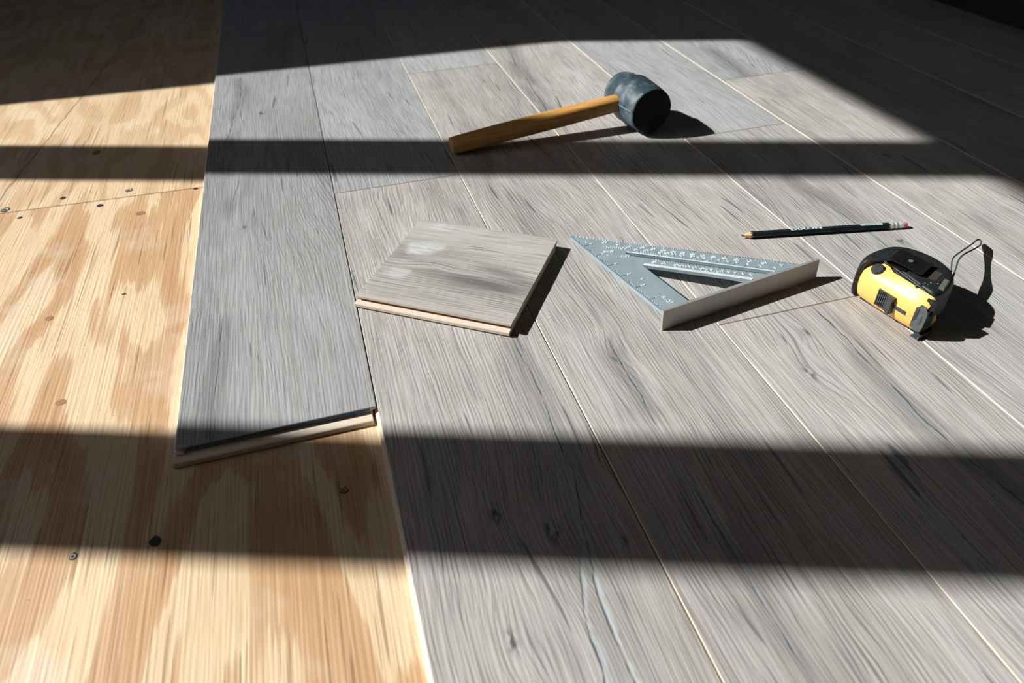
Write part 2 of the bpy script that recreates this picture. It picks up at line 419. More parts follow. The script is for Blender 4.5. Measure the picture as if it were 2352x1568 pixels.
KNOTS = {
 (1, 0): [(0.0656, 0.3091, 0.022, 0.020), (0.1001, 0.285, 0.030, 0.030), (0.1553, 0.3303, 0.010, 0.008), (0.1464, 0.2627, 0.010, -0.008), (0.05, 0.215, 0.02, 0.015)],
 (2, 0): [(0.2144, 0.4469, 0.016, 0.016)],
 (1, 1): [(-0.0005+0.010, 0.705, 0.010, 0.008)], (3, 0): [(0.37, 0.375, 0.022, 0.018), (0.40, 0.425, 0.014, -0.012)],
 (4, 1): [(0.500, 1.119, 0.018, 0.02)], (4, 0): [(0.592, 0.535, 0.022, 0.022)], (0, 0): [(-0.09, 1.171, 0.022, 0.02), (-0.115, 0.80, 0.02, 0.012)],
 (2, 2): [(0.23, 1.42, 0.02, 0.02)], (5, 0): [(0.72, 0.72, 0.02, 0.02)],
}
JOINT = {0: 0.4500, 1: 0.8550, 2: 1.2687, 3: 0.4597, 4: 0.8593, 5: 1.05, 6: 0.25, 7: 0.8641, 8: 1.30}
PL = 1.215
TONE = {(1, 0): 1.0, (2, 0): 1.0, (0, 0): 0.84}
LAM_PLAIN = laminate_plain('laminate_out_of_view')
rng = random.Random(4)
END_PLANK = None
for c in range(9):
    x0, x1 = X0+c*PW, X0+(c+1)*PW
    ys = []; y = JOINT[c]
    while y > YF: y -= PL
    cuts = [y+k*PL for k in range(0, 6)]
    cuts = [YF+0.001] + [q for q in cuts if YF < q < YB] + [YB-0.001]
    if c == 0: cuts = [q for q in cuts if q >= JOINT[0]-1e-6]
    row = -sum(1 for q in cuts if q < 0.30 and q > YF+0.01) if c else 0
    for i, (ya, yb) in enumerate(zip(cuts, cuts[1:])):
        mid = (ya+yb)/2
        # rows are counted from the plank that crosses the near part of the view
        vis = [q for q in cuts if q > 0.2 and q > YF+0.01]
        rk = sum(1 for q in vis if q <= ya+1e-6) if c else i
        key = (c, rk)
        tone = TONE.get(key, rng.uniform(0.92, 1.10))
        cx = (x0+x1)/2
        seen = yb > 0.10 and ya < 2.3
        mat = LAM_PLAIN if not seen else laminate('laminate_%d_%d' % (c, i), c*3.7+i*1.9+1, (cx, mid, 0), tone, rng.uniform(0, 0.25)*(0.3 if ya > 0.7 else 0.8), VEINS.get(key, ()) if yb > 0.12 else (), KNOTS.get(key, ()) if yb > 0.12 else (), sky_tint={0: 0.45}.get(c, 0.55 if ya > 0.7 else 0.12))
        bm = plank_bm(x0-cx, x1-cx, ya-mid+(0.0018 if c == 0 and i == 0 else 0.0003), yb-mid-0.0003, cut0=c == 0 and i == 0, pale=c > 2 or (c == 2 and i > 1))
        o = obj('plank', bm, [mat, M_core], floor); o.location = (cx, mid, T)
        if c == 0 and i == 0: END_PLANK = (o, cx, mid, ya)

# unlocked end of the last plank: groove, blue sealing line and lower lip
def plank_end():
    o, cx, mid, ya = END_PLANK
    yl = ya-mid; L, Rr = X0-cx+G, X0+PW-cx-G
    bm = bmesh.new()
    prof = [(yl+0.0036, -0.0062), (yl-0.0100, -0.0056), (yl-0.0112, -0.0064), (yl-0.0112, -T), (yl+0.0036, -T)]
    a = [bm.verts.new((L-LIP, p[0], p[1])) for p in prof]; b = [bm.verts.new((Rr-0.0045, p[0], p[1])) for p in prof]
    n = len(prof)
    for i in range(n): bm.faces.new((a[i], a[(i+1) % n], b[(i+1) % n], b[i]))
    bm.faces.new(a); bm.faces.new(b); bmesh.ops.recalc_face_normals(bm, faces=bm.faces[:])
    bevel(bm, 0.0004, 1)
    tag(obj('end_lip', bm, M_core, o), 'pale fibreboard locking lip at the end')
    bm = bmesh.new(); add_box(bm, L+0.008, Rr-0.006, yl+0.0012, yl+0.0022, -0.0046, -0.0031)
    tag(obj('sealing_strip', bm, plain('blue_seal', (0.02, 0.16, 0.40), 0.4), o), 'thin blue sealing line in the groove')
    bm = bmesh.new(); add_box(bm, L+0.0005, Rr-0.0005, yl, yl+0.00182, -0.0014, 0.0)
    obj('overhanging_edge', bm, o.data.materials[0], o)
    bm = bmesh.new(); add_box(bm, L, L+0.006, yl-0.0025, yl+0.0036, -0.0062, -0.0034)
    obj('locking_tab', bm, M_core, o)
plank_end()

# ------------------------------------------------------------------ loose offcut of plank
def offcut():
    ang = math.atan2(-0.0942, 0.1352)
    r = tag(empty('plank_offcut', (0.066, 0.5548, 0.0), ang), 'square offcut of grey laminate plank with pale dust smudges, lying loose on the floor', 'plank offcut')
    # local x runs along the near edge (grain direction), local y away from the camera
    hx, D, th = 0.0824, 0.1605, 0.0112
    rg = random.Random(2)
    bm = bmesh.new()
    N = 26
    prof = [(0.0, th), (0.0, th-0.0014), (0.0030, th-0.0020), (0.0022, th-0.0050), (-0.0042, th-0.0052), (-0.0050, th-0.0062), (-0.0050, 0.0022), (-0.0036, 0.0006), (0.004, 0.0004), (D-0.006, 0.0004), (D-0.006, 0.0045), (D, 0.005), (D, th)]
    rings = []
    nx = 2
    xs = [-hx, hx]
    # jagged saw cut on the right-hand end: subdivide the profile finely along y
    def dens(pr):
        out = []
        for i in range(len(pr)):
            a, b = pr[i], pr[(i+1) % len(pr)]
            L = math.dist(a, b); k = max(1, int(L/0.006))
            for j in range(k): out.append((a[0]+(b[0]-a[0])*j/k, a[1]+(b[1]-a[1])*j/k))
        return out
    dp = dens(prof)
    top_jit = {}
    def jit(y):
        k = round(y/0.004); 
        if k not in top_jit: top_jit[k] = rg.uniform(-0.0003, 0.0003)
        return top_jit[k]
    left = [Vector((-hx+jit(y)*0.4-0.00, y, z)) for y, z in dp]
    right = [Vector((hx+jit(y+1)+(0.0006 if z > th-0.001 else 0), y, z)) for y, z in dp]
    V = add_loft(bm, [left, right], True)
    bmesh.ops.recalc_face_normals(bm, faces=bm.faces[:])
    bmesh.ops.triangulate(bm, faces=[f for f in bm.faces if len(f.verts) > 4])
    groove = lambda f: (0.0004 < f.calc_center_median().y < 0.0044 and th-0.0051 < f.calc_center_median().z < th-0.0016)
    for f in bm.faces: f.material_index = 1 if groove(f) else 0
    obj('fibreboard_core', bm, [M_core, M_coreb], r)
    # decor layer on top
    bm = bmesh.new()
    e = [(-hx-0.0001+jit(q)*0.4, q) for q in [D*i/N for i in range(N+1)]]
    w = [(hx+0.0007+jit(q+1), q) for q in [D*i/N for i in range(N+1)]]
    poly = [(p[0], p[1]) for p in w] + [(p[0], p[1]) for p in e[::-1]]
    add_prism(bm, poly, -0.0006, 0.0)
    bmesh.ops.transform(bm, matrix=Matrix.Rotation(R(90), 4, 'Z'), verts=bm.verts[:])
    mat = laminate('laminate_offcut', 31, (0, 0, 0), 1.0, 0.15,
        veins=[([0.206, -0.0648], -0.075, 0.075, 0.0003, 1.35, 1), ([0.10, -0.080], 0.02, 0.09, 0.0004, 0.9, 1)], knots=[(-0.078, -0.028, 0.012, 0.010)],
        smudges=[(-0.100, -0.056, 0.014, 0.019, 0.75), (-0.150, -0.0535, 0.009, 0.016, 0.5), (-0.050, -0.060, 0.012, 0.015, 0.55), (-0.108, -0.042, 0.008, 0.014, 0.6)])
    o = obj('decor_layer', bm, [mat], r, loc=(0, 0, th+0.0006)); o.rotation_euler = (0, 0, R(-90))
    o['label'] = 'grey oak printed top layer'
offcut()

# ------------------------------------------------------------------ rubber mallet
def mallet():
    r = tag(empty('rubber_mallet', (0.452, 0.93, 0.0)), 'black rubber mallet with a worn wooden handle resting on the floor', 'mallet')
    g = NT('black_rubber'); x, y, z = g.xyz()
    n = g.noise(g.vec(x, y, z), 4, 0.65, 45.); n2 = g.noise(g.vec(x, y, z), 3, 0.7, 160.)
    col = g.mix(g.mul(g.step(n, 0.46, 0.75), 0.55), (0.026, 0.048, 0.062), (0.19, 0.27, 0.31))
    col = g.mix(g.mul(g.step(n2, 0.62, 0.74), 0.5), col, (0.33, 0.36, 0.36))
    g.bump(n2, 0.2, 0.001)
    m_rub = g.fin(col, g.step(n, 0.3, 0.7, 0.34, 0.6), 0, 0.5)
    m_face = plain('black_rubber_face', (0.012, 0.014, 0.015), 0.7, spec=0.3)
    g = NT('mallet_handle_wood'); x, y, z = g.xyz()
    n = g.noise(g.vec(g.mul(x, 14.), g.mul(y, 260.), g.mul(z, 260.)), 3, 0.6)
    k = g.step(g.noise(g.vec(g.mul(x, 60.), g.mul(y, 90.), g.mul(z, 90.)), 2), 0.70, 0.78)
    col = g.ramp(n, [(0.3, (0.44, 0.21, 0.05)), (0.55, (0.62, 0.33, 0.09)), (0.75, (0.72, 0.42, 0.14))])
    col = g.mix(g.mul(k, 0.85), col, (0.07, 0.03, 0.012))
    m_wood = g.fin(col, 0.42, 0, 0.5)
    # head: axis along -y, slightly turned
    c = Vector((-0.0045, 0.003, 0.0345)); ax = Vector((0.10, -1, 0)).normalized()
    M = axis_frame(c, ax)
    L = 0.0455
    prof = [(-L, 0.0262), (-L+0.0015, 0.0285), (-L+0.006, 0.0297), (-0.018, 0.0320), (-0.0102, 0.0327), (-0.0100, 0.0345), (-0.0075, 0.0347), (-0.0055, 0.0341), (0.010, 0.0340), (0.022, 0.0335), (0.036, 0.0325), (L-0.004, 0.0316), (L-0.0012, 0.0314), (L, 0.0302)]
    bm = bmesh.new(); add_lathe(bm, prof, 56, M)
    h = obj('head', bm, m_rub, r, 35)
    rg = random.Random(5)
    for s, rad in ((1, 0.0306), (-1, 0.0262)):
        bm = bmesh.new(); ring = []
        for i in range(56):
            q = rad*(1+rg.uniform(-0.008, 0.012)); a = 2*math.pi*i/56
            ring.append((q*math.cos(a), q*math.sin(a)))
        add_loft(bm, [[M @ Vector((s*(L-0.0008), a*0.985, b*0.985)) for a, b in ring], [M @ Vector((s*(L+0.0006), a, b)) for a, b in ring], [M @ Vector((s*(L+0.0010), a*0.97, b*0.97)) for a, b in ring]])
        bmesh.ops.recalc_face_normals(bm, faces=bm.faces[:])
        obj('striking_face', bm, m_face, h, 40)
    bm = bmesh.new()       # moulding line along the head
    for a in (R(174),):
        p = [M @ Vector((t, q*math.cos(a), q*math.sin(a))) for t, q in ((-0.004, 0.0339), (0.010, 0.0341), (0.022, 0.0336), (0.034, 0.0327), (0.0415, 0.0318))]
        add_ribbon(bm, p, Vector((0, 0, 0.0005)), 0.0006)
    obj('mould_seam', bm, plain('rubber_worn', (0.22, 0.27, 0.29), 0.6), h)
    # handle
    e0 = Vector((0.166-0.452, 0.921-0.93, 0.0118)); e1 = c + Vector((0.0, 0, 0.004))
    Mh = axis_frame(e0, e1-e0); Ln = (e1-e0).length - 0.010
    prof = [(0, 0.0100), (0.0015, 0.0115), (0.012, 0.0121), (0.05, 0.0128), (0.11, 0.0133), (0.17, 0.0133), (0.22, 0.0128), (Ln, 0.0122)]
    bm = bmesh.new()
    rings = []
    for a, q in prof:
        ring = []
        for i in range(28):
            t = 2*math.pi*i/28; cs, sn = math.cos(t), math.sin(t)
            pw = 0.72          # slightly squared oval
            ring.append(Mh @ Vector((a, q*0.94*math.copysign(abs(cs)**pw, cs), q*0.92*math.copysign(abs(sn)**pw, sn))))
        rings.append(ring)
    add_loft(bm, rings)
    bmesh.ops.recalc_face_normals(bm, faces=bm.faces[:])
    hd = obj('handle', bm, m_wood, r, 40)
mallet()

# ------------------------------------------------------------------ speed square
def alu(name, c=(0.33, 0.43, 0.475), rough=0.42, metal=0.35):
    g = NT(name); x, y, z = g.xyz()
    n = g.noise(g.vec(x, y, z), 4, 0.65, 38.); n2 = g.noise(g.vec(g.mul(x, 40.), g.mul(y, 900.), z), 2, 0.5)
    col = g.mix(n, tuple(v*0.86 for v in c), tuple(min(1, v*1.12) for v in c))
    g.bump(n2, 0.08, 0.0003)
    return g.fin(col, g.step(n, 0.2, 0.8, rough-0.07, rough+0.1), metal, 0.5)
def square():
    yaw, tilt = 0.1596, 0.0735
    k = 0.165/0.158
    Lf, Lp, hf, zp, e = 0.1825*k, 0.1674*k, 0.0212*k, 0.0177, 0.001
    r = tag(empty('speed_square', (0.2607*k, 0.4500*k, 0.0)), 'grey aluminium triangular speed square with stamped scales, lying on its fence', 'speed square')
    r.rotation_euler = (-tilt, 0, yaw); r.rotation_mode = 'XYZ'
    m_a = alu('cast_aluminium'); m_f = alu('fence_aluminium', (0.45, 0.44, 0.42), 0.5, 0.55); m_b = alu('highlit_aluminium', (0.80, 0.86, 0.88), 0.30, 0.35)
    m_g = alu('shadowed_stamp', (0.30, 0.35, 0.38), 0.4, 0.8)
    # fence: u along x, v along y (away), n along z
    bm = bmesh.new(); add_box(bm, 0, Lf, -0.0016, 0.0016, 0, hf); bevel(bm, 0.0005, 2)
    f = obj('fence', bm, m_f, r)
    th = 0.0034; z1 = zp+th/2; z0 = zp-th/2
    A, B, Tt = (e, 0.001), (e+Lp, 0.001), (e, Lp)
    Lv = Lp*1.062
    A0, B0, T0 = Vector((e, 0)), Vector((e+Lp, 0)), Vector((e, Lv))
    # hypotenuse runs from T0 to B0; bands measured inwards from it
    hyp = (B0-T0).normalized(); inn = Vector((-hyp.y, hyp.x)); inn = inn if inn.dot(A0-T0) > 0 else -inn
    def HP(s, w): return T0 + hyp*s + inn*w           # s along the hypotenuse from the tip, w inwards
    Lh = (B0-T0).length
    # plate with two cut-outs: build as a polygon with holes through triangulated fill
    def w_at_y(w, y):      # point on the line parallel to the hypotenuse at distance w with given local y
        p = HP(0, w); t = (y-p.y)/hyp.y; return p + hyp*t
    def w_at_x(w, x):
        p = HP(0, w); t = (x-p.x)/hyp.x; return p + hyp*t
    outer = [Vector((e, 0.0012)), Vector((e+Lp-0.0012, 0.0012))]
    nt_ = 60
    outer += [HP(Lh - (Lh-0.003)*i/nt_ - 0.0017, 0) for i in range(nt_)] + [Vector((e+0.0008, Lv-0.004)), Vector((e, Lv-0.006))]
    ws0, ws1 = 0.0222, 0.0290     # slot
    s0 = w_at_x(ws0, e+0.0335); s1 = w_at_y(ws0, 0.0068); s2 = w_at_y(ws1, 0.0068); s3 = w_at_x(ws1, e+0.0335)
    slot = [s0, s1, s2, s3, (s0+s3)/2 - hyp*0.0018]
    wt0 = 0.0445
    t0 = w_at_x(wt0, e+0.0325); t1 = w_at_y(wt0, 0.0058); t2 = Vector((e+0.0325, 0.0058))
    tri = [t0+Vector((0.0006, -0.001)), t0+hyp*0.0016, t1, t2+Vector((0, 0))]
    bm = bmesh.new()
    def edges(loop, z):
        vs = [bm.verts.new((p.x, p.y, z)) for p in loop]
        return [bm.edges.new((vs[i], vs[(i+1) % len(vs)])) for i in range(len(vs))]
    es = edges(outer, z1) + edges(slot, z1) + edges(tri, z1)
    bmesh.ops.triangle_fill(bm, use_beauty=True, use_dissolve=False, edges=es)
    ret = bmesh.ops.extrude_face_region(bm, geom=bm.faces[:])
    bmesh.ops.translate(bm, verts=[v for v in ret['geom'] if isinstance(v, bmesh.types.BMVert)], vec=(0, 0, -th))
    bmesh.ops.recalc_face_normals(bm, faces=bm.faces[:])
    body = obj('plate', bm, m_a, r)
    # raised ribs along the cut-outs
    bm = bmesh.new()
    def rib(p, q, w=0.0007, h=0.0006):
        p3, q3 = Vector((p.x, p.y, z1)), Vector((q.x, q.y, z1)); d_ = (q3-p3).normalized(); s_ = Vector((-d_.y, d_.x, 0))*w
        add_loft(bm, [[p3-s_, p3-s_*0.4+Vector((0, 0, h)), p3+s_*0.4+Vector((0, 0, h)), p3+s_], [q3-s_, q3-s_*0.4+Vector((0, 0, h)), q3+s_*0.4+Vector((0, 0, h)), q3+s_]])
    rib(w_at_x(ws0-0.0010, e+0.035), w_at_y(ws0-0.0010, 0.0068)); rib(w_at_x(wt0-0.0012, e+0.035), w_at_y(wt0-0.0012, 0.0058), 0.0010, 0.0009)
    rib(w_at_x(wt0-0.0034, e+0.037), w_at_y(wt0-0.0034, 0.0066), 0.0006, 0.0005)
    bmesh.ops.recalc_face_normals(bm, faces=bm.faces[:])
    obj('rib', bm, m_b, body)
    # graduations and stamped figures: highlights of the cut edges put into a paler metal colour
    bm = bmesh.new(); bs = bmesh.new(); bt = bmesh.new()
    def tick(p, q, w=0.00030, h=0.00050, bmx=None):
        bmx = bmx if bmx is not None else bm
        p3, q3 = Vector((p.x, p.y, z1)), Vector((q.x, q.y, z1)); d_ = (q3-p3).normalized(); s_ = Vector((-d_.y, d_.x, 0))*w
        up = Vector((0, 0, h)); dn = Vector((0, 0, -0.0002))
        add_loft(bmx, [[p3-s_+dn, p3+up, p3+s_+dn], [q3-s_+dn, q3+up, q3+s_+dn]])
    def txt(s, p, size, bmx=None, rot=0.0, ex=0.00045):
        # figures read from beyond the square: their tops point at the fence
        M = Matrix.Translation((p.x, p.y, z1)) @ Matrix.Rotation(math.pi+rot, 4, 'Z')
        add_text(bmx or bt, s, size, M, ex, 0.0, 0.00008)
    pv = Vector((e, 0.0))
    def hyp_pt(deg, w):     # ray from the pivot corner meets the line parallel to the hypotenuse
        dr = Vector((math.cos(R(deg)), math.sin(R(deg)))); p = HP(0, w)
        t = ((p-pv).dot(inn))/dr.dot(inn); return pv + dr*t
    hrot = math.atan2(hyp.y, hyp.x)
    for dg in range(3, 89):
        a = hyp_pt(dg, 0.0002); big = dg % 5 == 0
        dr = (pv-a).normalized(); tick(a, a + dr*(0.0052 if big else 0.0028), 0.00034)
        if dg % 5 == 0 and 5 <= dg <= 80:
            p = a + dr*0.0078; txt(str(dg), p, 0.0062, rot=hrot*0.25)
    # common rafter scale above the slot, hip-valley scale below it
    CM = [1, 2, 3, 4, 5, 6, 7, 8, 9, 10, 12, 14, 16, 18, 24, 30]
    ang = lambda q: math.degrees(math.atan2(q, 12.0))
    angh = lambda q: math.degrees(math.atan2(q, 17.0))
    for q in range(1, 31):
        for fn, w0, sg in ((ang, ws0-0.0020, 1), (angh, ws1+0.0004, -1)):
            th_ = fn(q)
            a = hyp_pt(th_, w0)
            if a.x < e+0.036 or a.y < 0.008: continue
            dr = (a-pv).normalized()*sg
            ln = 0.0044 if (q in CM and sg > 0) else 0.0026
            if sg > 0: tick(a, a+dr*ln, 0.00034)
            else: tick(a, a+dr*ln, 0.00034)
            if q in CM:
                pp = a + dr*(ln+0.0032)
                if pp.x > e+0.034: txt(str(q), pp, 0.0058, rot=hrot*0.25)
    txt('COMMON', HP(Lh*0.235, 0.0150), 0.0056, rot=hrot+0.12)
    txt('HIP - VAL', HP(Lh*0.66, 0.0385), 0.0046, rot=hrot*0.62)
    txt('S0101', HP(Lh*0.285, 0.0318), 0.0056, rot=hrot*0.5)
    txt('8105', HP(Lh*0.215, 0.0250), 0.0058, rot=hrot*0.5)
    txt('PIVOT', Vector((e+0.0160, 0.0165)), 0.0056, rot=math.pi/2)
    # inch rule along the free leg, marks of 1/8 with little pips
    inch = 0.0254
    for i in range(1, 60):
        yy = i*inch/8
        if yy > Lv-0.006: break
        ln = 0.0085 if i % 8 == 0 else (0.0042 if i % 4 == 0 else 0.0024)
        tick(Vector((e+0.0001, yy)), Vector((e+ln, yy)), 0.00034)
        add_box(bs, e+ln+0.0008, e+ln+0.0015, yy-0.00035, yy+0.00035, z1-0.0001, z1+0.0004)
        if i % 8 == 0 and yy < Lv-0.02: txt(str(i//8), Vector((e+0.0115, yy+0.0004)), 0.0064, rot=math.pi/2)
    # little triangular marks and the dimples
    for p in (Vector((e+0.0085, Lv-0.026)), Vector((e+0.0135, Lv-0.064))):
        add_loft(bs, [[Vector((p.x-0.0016, p.y-0.0016, z1)), Vector((p.x+0.0022, p.y-0.0014, z1)), Vector((p.x, p.y+0.0018, z1))], [Vector((p.x, p.y, z1+0.0006))]*3], cap=False)
    for p in (HP(Lh*0.62, 0.0195), HP(Lh*0.735, 0.0410), Vector((e+0.018, 0.062))):
        add_lathe(bs, [(-0.0001, 0.0015), (0.0004, 0.0014), (0.0004, 0.0010), (-0.0001, 0.0009)], 14, axis_frame((p.x, p.y, z1), (0, 0, 1), (1, 0, 0)), cap=False)
    for b_ in (bm, bs): bmesh.ops.recalc_face_normals(b_, faces=b_.faces[:])
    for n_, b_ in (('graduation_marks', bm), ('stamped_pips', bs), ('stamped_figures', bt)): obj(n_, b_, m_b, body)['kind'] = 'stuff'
square()

# ------------------------------------------------------------------ pencil
def pencil():
    a, b = Vector((0.4282, 0.5937, 0)), Vector((0.617, 0.5549, 0)); L = (b-a).length; ang = math.atan2(b.y-a.y, b.x-a.x)
    r = tag(empty('pencil', (a.x, a.y, 0), ang), 'dark hexagonal pencil with silver ferrule and pink eraser, lying on the floor', 'pencil')
    Rr = 0.0041; zc = Rr*math.cos(math.pi/6)
    hexa = lambda x, q: [Vector((x, q*math.cos(math.pi/3*i), zc+q*math.sin(math.pi/3*i))) for i in range(6)]
    m_sh = plain('dark_green_black_lacquer', (0.010, 0.017, 0.019), 0.28, spec=0.6, var=0.3)
    m_cw = plain('cedar_cone', (0.62, 0.40, 0.20), 0.7, scale=400., var=0.25); m_gr = plain('graphite', (0.16, 0.17, 0.18), 0.4, 0.4)
    m_si = plain('silver_print', (0.52, 0.62, 0.65), 0.45, 0.0, scale=800.); m_fe = plain('ferrule_tin', (0.66, 0.69, 0.69), 0.28, 0.45); m_er = plain('pink_eraser', (0.80, 0.22, 0.36), 0.75)
    x0, x1, x2 = 0.0105, L*0.892, L*0.972
    bm = bmesh.new(); add_loft(bm, [hexa(x0, Rr), hexa(x1, Rr)]); bmesh.ops.recalc_face_normals(bm, faces=bm.faces[:]); bevel(bm, 0.0003, 1, 40)
    sh = obj('shaft', bm, m_sh, r)
    rg = random.Random(3)
    bm = bmesh.new(); n = 24
    def ring(x, q, j=0.0): return [Vector((x+rg.uniform(-j, j)+(0.0012*math.cos(6*2*math.pi*i/n) if j else 0), q*math.cos(2*math.pi*i/n), zc+q*math.sin(2*math.pi*i/n))) for i in range(n)]
    add_loft(bm, [ring(x0+0.0012, Rr*0.99, 0.0005), ring(0.0035, 0.0014)]); bmesh.ops.recalc_face_normals(bm, faces=bm.faces[:])
    obj('sharpened_wood', bm, m_cw, r, 60)
    bm = bmesh.new(); add_loft(bm, [ring(0.0036, 0.00135), ring(0.0008, 0.0006), ring(0.0, 0.0002)]); bmesh.ops.recalc_face_normals(bm, faces=bm.faces[:])
    obj('lead_point', bm, m_gr, r, 60)
    bm = bmesh.new(); M = axis_frame((0, 0, zc+0.0001), (1, 0, 0)); q = 0.0037
    prof = [(x1-0.001, q), (x1+0.002, q), (x1+0.0025, q+0.0002), (x1+0.004, q+0.0002), (x1+0.0045, q-0.0003), (x1+0.006, q-0.0003), (x1+0.0065, q+0.0002), (x1+0.0085, q+0.0002), (x1+0.009, q-0.0003), (x1+0.0105, q-0.0003), (x1+0.011, q+0.0001), (x2, q)]
    add_lathe(bm, prof, 28, M); obj('ferrule', bm, m_fe, r, 50)
    bm = bmesh.new(); add_lathe(bm, [(x2-0.001, q-0.0003), (L-0.0018, q-0.0003), (L-0.0006, q-0.0009), (L, q-0.0020)], 28, M); obj('eraser', bm, m_er, r, 50)
    # printed lettering on the upper facet
    bm = bmesh.new(); add_text(bm, 'DIXON', 0.0068, Matrix.Translation((L*0.388, 0.0, 2*zc+0.00002)) @ Matrix.Diagonal((1.62, 0.84, 1, 1)), 0.00004, 0.0, 0.00022)
    p_ = obj('brand_lettering', bm, m_si, sh)
    bm = bmesh.new(); add_box(bm, L*0.715, L*0.845, -0.0017, 0.0017, 2*zc-0.0001, 2*zc+0.00003); o2 = obj('printed_panel', bm, m_si, sh)
    bm = bmesh.new(); xx = L*0.722         # row of worn, unreadable strokes on the panel
    while xx < L*0.838:
        wv = rg.uniform(0.00025, 0.0006); h0, h1 = rg.uniform(-0.0012, -0.0004), rg.uniform(0.0003, 0.0012)
        add_box(bm, xx, xx+wv, h0, h1, 2*zc-0.00005, 2*zc+0.00007); xx += wv+rg.uniform(0.0002, 0.0006)
    obj('panel_print', bm, m_sh, sh)['kind'] = 'stuff'
pencil()

# ------------------------------------------------------------------ tape measure
def tape():
    N = Vector((0.4935, 0.386, 0)); a_ = Vector((-0.0155, 0.073, 0)).normalized()
    ang = math.atan2(a_.y, a_.x) - math.pi/2       # local y = along the front face away from the camera, local x = depth to the right
    r = tag(empty('tape_measure', N, ang), 'yellow and black tape measure lying on its side with belt clip upward and wrist strap', 'tape measure')
    g = NT('black_tape_rubber'); x, y, z = g.xyz()
    n = g.noise(g.vec(x, y, z), 2, 0.5, 420.); n2 = g.noise(g.vec(x, y, z), 3, 0.6, 60.)
    col = g.mix(g.mul(g.step(n2, 0.5, 0.8), 0.4), (0.012, 0.015, 0.017), (0.035, 0.042, 0.046))
    col = g.mix(g.mul(g.step(n, 0.72, 0.76), 0.8), col, (0.42, 0.45, 0.44))
    m_bk = g.fin(col, 0.50, 0, 0.4)
    m_ye = plain('yellow_plastic', (0.84, 0.49, 0.13), 0.42, var=0.04); m_dk = plain('dark_plastic', (0.030, 0.036, 0.040), 0.35, var=0.2)
    m_cl = plain('black_clip_steel', (0.014, 0.013, 0.012), 0.30, 0.4, var=0.3, scale=200.); m_hk = plain('blackened_hook', (0.10, 0.12, 0.13), 0.38, 0.6, var=0.5, scale=260.)
    m_wd = plain('clip_screw', (0.35, 0.36, 0.35), 0.4, 0.7); m_plate = plain('label_plate', (0.16, 0.16, 0.15), 0.4, 0.3, var=0.6, scale=500.)
    # main body: plan outline (local x = depth, y = along front)
    body = [(0.010, 0.003), (0.032, 0.0065), (0.050, 0.0135), (0.059, 0.023), (0.0660, 0.043), (0.0630, 0.065), (0.054, 0.080), (0.041, 0.0865), (0.020, 0.0875), (0.006, 0.0850), (-0.0010, 0.0810), (-0.0022, 0.0770), (0.0060, 0.0755), (0.0150, 0.067), (0.0130, 0.052), (0.0100, 0.030), (0.0080, 0.012)]
    def inset(poly, d_):
        cx = sum(p[0] for p in poly)/len(poly); cy = sum(p[1] for p in poly)/len(poly)
        return [(p[0]+(cx-p[0])/math.dist(p, (cx, cy))*d_, p[1]+(cy-p[1])/math.dist(p, (cx, cy))*d_) for p in poly]
    def smooth(poly, it=2):
        for _ in range(it):
            q = []
            for i in range(len(poly)):
                a, b = poly[i], poly[(i+1) % len(poly)]
                q += [(a[0]*0.75+b[0]*0.25, a[1]*0.75+b[1]*0.25), (a[0]*0.25+b[0]*0.75, a[1]*0.25+b[1]*0.75)]
            poly = q
        return poly
    bo = smooth(body)
    HT = 0.0425
    def ring(poly, z): return [Vector((p[0], p[1], z)) for p in poly]
    bm = bmesh.new()
    add_loft(bm, [ring(inset(bo, 0.004), 0.0002), ring(inset(bo, 0.001), 0.003), ring(bo, 0.008), ring(bo, 0.028), ring(inset(bo, 0.0008), 0.035), ring(inset(bo, 0.0022), 0.0390), ring(inset(bo, 0.0040), 0.0412), ring(inset(bo, 0.0060), 0.0422), ring(inset(bo, 0.012), 0.0424)])
    bmesh.ops.recalc_face_normals(bm, faces=bm.faces[:])
    case = obj('rubber_case', bm, m_bk, r, 50)
    # raised grip ribs at the far end and the near corner
    for k, (u, w) in enumerate(((0.93, 0.0), (0.96, 0.0), (0.99, 0.0))):
        pass
    # yellow front shell: cross-sections (x, z) along y
    sec = [(0.010, 0.0012), (0.003, 0.0016), (0.0002, 0.0040), (-0.0020, 0.010), (-0.0030, 0.018), (-0.0030, 0.0260), (-0.0012, 0.0320), (0.0032, 0.0358), (0.0085, 0.0383), (0.0150, 0.0398), (0.022, 0.0405), (0.022, 0.010)]
    st = [(0.003, 0.92, 0.0008), (0.006, 1.0, -0.0003), (0.02, 1.02, -0.0012), (0.035, 1.02, -0.0016), (0.05, 1.0, -0.0016), (0.060, 0.99, -0.0010), (0.068, 0.98, -0.0002), (0.0735, 0.95, 0.0014), (0.0770, 0.90, 0.0040), (0.0785, 0.84, 0.0065)]
    bm = bmesh.new(); rings = []
    for y_, sc, dx in st:
        # the upper rim runs back from the near end: less depth on top toward the near end
        top = 0.10+0.24*min(1, max(0, y_/0.050))+0.54*min(1, max(0, (y_-0.050)/0.018))
        rr = []
        for x_, z_ in sec:
            xx = x_ if x_ < 0.0041 else 0.004+(x_-0.004)*(top if z_ > 0.02 else 1.0)
            rr.append(Vector((xx+dx, y_, 0.0012+(z_-0.0012)*(sc if z_ < 0.03 else 0.5+0.5*sc))))
        rings.append(rr)
    add_loft(bm, rings)
    bmesh.ops.recalc_face_normals(bm, faces=bm.faces[:])
    yl = obj('yellow_shell', bm, m_ye, r, 60)
